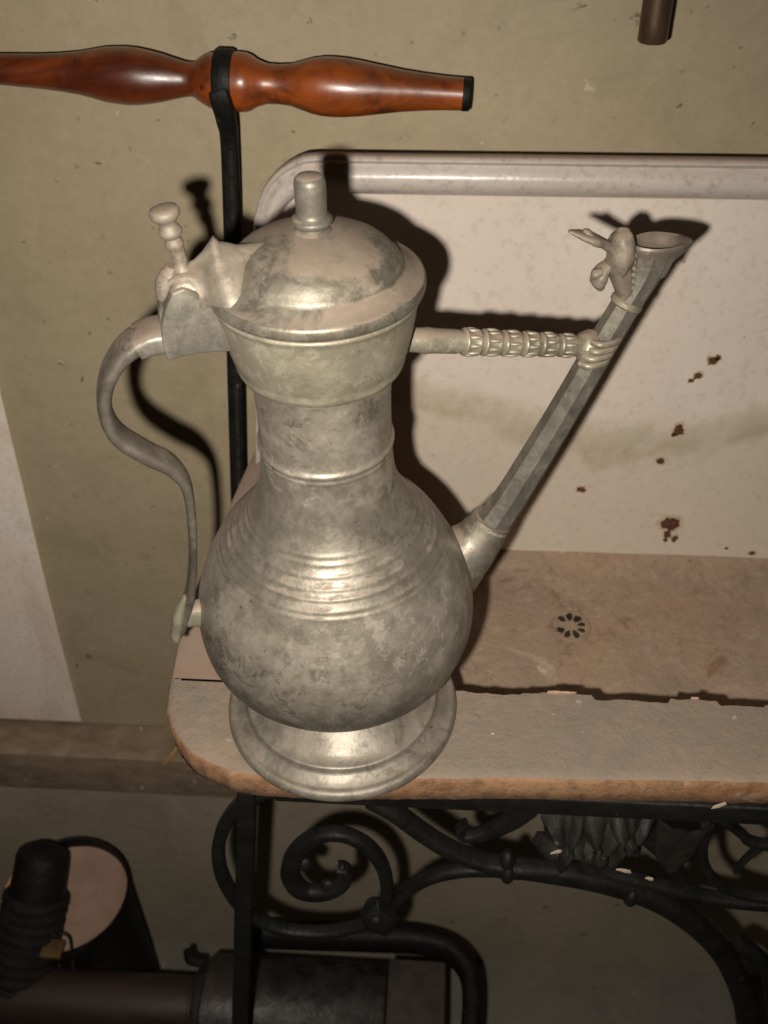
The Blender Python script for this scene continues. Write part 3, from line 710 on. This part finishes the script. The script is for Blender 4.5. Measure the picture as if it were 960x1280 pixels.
# forged eye round the handle
tm = (ony(284,102,YH)-p0_).dot(hax)
b = MB(); b.lathe(g0, [(tm-.0068,.0180),(tm-.0070,.0196),(tm-.0058,.0203),(tm+.0030,.0204),(tm+.0050,.0198),(tm+.0053,.0180)], hax, n=48); b.build('eye', IRON, auger)
q0 = ony(283,112,YH)-auger.location+Vector((0,-.020,0)); q1 = ony(287,140,YH)-auger.location; q2 = ony(299,640,YH)-auger.location; q3 = q2+(q2-q1)*.75
q1b = q1+(q2-q1)*.05
b = MB(); b.sweep([q0+Vector((-.001,0,.006)), q0, q1+Vector((0,-.012,0)), q1b+Vector((0,-.003,0)), q1+(q2-q1)*.2, q1+(q2-q1)*.6, q2, q3], Vector((1,0,0)), [.0062,.0070,.0068,.0060,.0062,.0068,.0070,.0072], [.003,.004,.006,.006,.006,.006,.006,.006], n=16, sq=.5)
b.build('shank', IRON, auger, angle=40)
b = MB(); b.sweep([q1b+Vector((.0015,-.0095,-.004)), q1+(q2-q1)*.2+Vector((.0015,-.0065,0)), q1+(q2-q1)*.6+Vector((.0015,-.0065,0)), q2+Vector((.0015,-.0065,0))], Vector((1,0,0)), [.0020]*4, [.0012]*4, n=8); b.build('shank_rib', CAST, auger)

# tube hanging at the top right
tb_ = ony(815, 51, .645)
b = MB(); tx = Vector((-.006, 0, 1)).normalized()
b.lathe((0,0,0), [(.003,.0070),(0,.0072),(-.0003,.0084),(.0006,.0089),(.010,.0089),(.20,.0090),(.3,.0090)], tx, n=32, capa=True)
tag(b.build('hanging_tube', BROWNP, loc=tb_), 'brown metal tube hanging down the wall at the top right', 'tube')

# ================================================================ things under the sink
# bucket with pink dried contents
zt = -.60
pc = onz(82, 1117, zt)
bucket = empty('bucket', (pc.x, pc.y, -.95), 'round black bucket with pinkish inside on the floor, lower left', 'bucket')
H = zt+.95
b = MB(); b.lathe((0,0,0), [(0,.001),(0,.068),(.003,.070),(H*.5,.0715),(H-.012,.0733),(H-.009,.0748),(H-.006,.0736),(H-.002,.0738),(H,.0750),(H+.002,.0742),(H+.001,.0722),(H-.004,.0716),(H-.05,.0712)], n=72, jit=.0005)
b.build('shell', IRON, bucket, angle=50)
b = MB(); b.lathe((0,0,0), [(H-.016,.0713),(H-.020,.066),(H-.023,.05),(H-.024,.025),(H-.023,.001)], n=64, jit=.002); b.build('contents', PINK, bucket)
b = MB()
a_ = R(180+58)
k0 = Vector((math.cos(R(278))*.070, math.sin(R(278))*.070, H))
for (dx, dy, hh) in ((-.010,.0,.006),(.006,0,.010)):
    b.sweep([k0+Vector((dx-.006,.014,-.002)), k0+Vector((dx-.004,.016,hh)), k0+Vector((dx+.006,.015,hh)), k0+Vector((dx+.008,.012,-.004)), k0+Vector((dx+.010,-.006,-.03))], Vector((0,0,1)), [.0018]*5, [.0018]*5, n=8)
b.build('clasp', SLOT, bucket)
b = MB(); b.box(k0+Vector((-.016,-.008,-.004)), k0+Vector((.008,.013,.003))); b.build('clasp_plate', m_simple('brass_plate', (.10,.055,.02), (.20,.12,.05), 60, .5, .5), bucket, bevel=.001)
b = MB(); rows = []
for k in range(12):
    a = R(138+k*5); rows.append([Vector((math.cos(a)*r_, math.sin(a)*r_, H+z_)) for r_, z_ in ((.0752,.0005),(.0740,.0030),(.0700,.0030),(.068,-.0005),(.066,-.012))])
b.grid(rows); b.build('rim_paint', ORANGEP, bucket)

# dark bound cylinder leaning over the bucket
c1 = onz(56, 1062, -.535); c0 = onz(20, 1262, -.68)
ax = (c1-c0); L_ = ax.length
roll = empty('bound_roll', c0, 'blackish ribbed roll leaning over the round bucket', 'roll')
b = MB(); b.lathe((0,0,0), [(0,.037),(L_*.5,.0345),(L_*.85,.0312),(L_*.95,.0310),(L_*.985,.0290),(L_,.0235),(L_+.004,.016),(L_+.005,.001)], ax, n=40, jit=.002); b.build('core', BLOCKM if False else IRON, roll)
for k in range(11):
    tt = .01+k*.0125
    if tt < L_*.72:
        b = MB(); b.lathe((0,0,0), [(tt-.0058,.033),(tt-.004,.0375),(tt,.0383),(tt+.004,.0375),(tt+.0058,.033)], ax, n=36, jit=.001); b.build('winding', m_simple('dark_cord', (.008,.007,.006), (.018,.015,.013), 60, .8, spec=.25) if k == 0 else bpy.data.materials['dark_cord'], roll)

# machine shaft across the bottom
sy = onz(130, 1252, -.66)
shaft = empty('roller_machine', Vector((-.15, sy.y, -.95)), 'dark machine shaft with steel hub and wooden block at the bottom of the photo', 'machine')
SM = shaft.location
X = Vector((1, 0, 0))
hx0 = onz(262, 1250, -.66).x; hx1 = onz(484, 1240, -.65).x
z0 = -.66+.95
def mx(x): return x-SM.x
b = MB(); b.lathe((0,0,z0), [(-.75,.033),(mx(hx0)-.018,.033),(mx(hx0)-.016,.036),(mx(hx0),.036)], X, n=48, capa=True); b.build('shaft', SHAFTM, shaft)
b = MB(); b.lathe((0,0,z0), [(mx(hx0)-.012,.030),(mx(hx0)-.012,.046),(mx(hx0)-.008,.0475),(mx(hx0)-.002,.0475),(mx(hx0),.045)], X, n=48); b.build('flange', CAST, shaft, angle=40)
b = MB(); b.lathe((0,0,z0), [(mx(hx0),.030),(mx(hx0),.056),(mx(hx0)+.003,.0585),(mx(hx1)-.003,.0585),(mx(hx1),.056),(mx(hx1),.02)], X, n=64, jit=.0015); b.build('hub', STEEL, shaft, angle=40)
xa, xb = mx(hx1)+.001, mx(onz(556,1240,-.65).x)
b = MB(); b.box((xa,-.052,.0), (xb,.050,z0+.042)); b.build('block', BLOCKM, shaft, bevel=.002)
b = MB(); b.box((-.70,-.04,0), (-.64,.04,z0-.02)); b.build('post', CAST, shaft, bevel=.003)
hw = [(300,1168),(400,1170),(470,1172),(525,1176),(562,1188),(584,1212),(590,1245),(588,1290),(580,1350)]
b = MB(); b.sweep([onz(x,y,-.62)-SM for x,y in hw], Vector((0,0,1)), [.020]*9, [.012,.014,.014,.0125,.0115,.011,.011,.011,.011], n=14, sq=.7); b.build('guard', IRON, shaft, angle=50)
b = MB(); b.sweep([onz(588,1290,-.62)-SM+Vector((0,0,-.01)), onz(588,1290,-.62)-SM+Vector((0,-.01,-.335))], X, [.01]*2, [.01]*2, n=10); b.build('guard_leg', IRON, shaft)
b = MB(); b.sweep([Vector((mx(hx0)-.028,.045,z0+.04)), Vector((mx(hx0)-.02,.03,z0+.052)), Vector((mx(hx0)-.004,.028,z0+.052))], Vector((0,0,1)), [.005]*3, [.005]*3, n=8); b.build('grease_cup', IRON, shaft)

# straw on the rail
sp0 = ony(214, 943, .655); 
b = MB(); sd0 = ony(223, 931, .655)-ony(205, 955, .655); b.sweep([-sd0*.5, sd0*.05+Vector((.0006,-.002,0)), sd0*.5], Vector((0,1,0)), [.0012]*3, [.0022,.0026,.0018], n=8)
tag(b.build('straw', STRAW, loc=sp0), 'short yellow straw lying on the wooden rail beside the sink corner', 'straw')
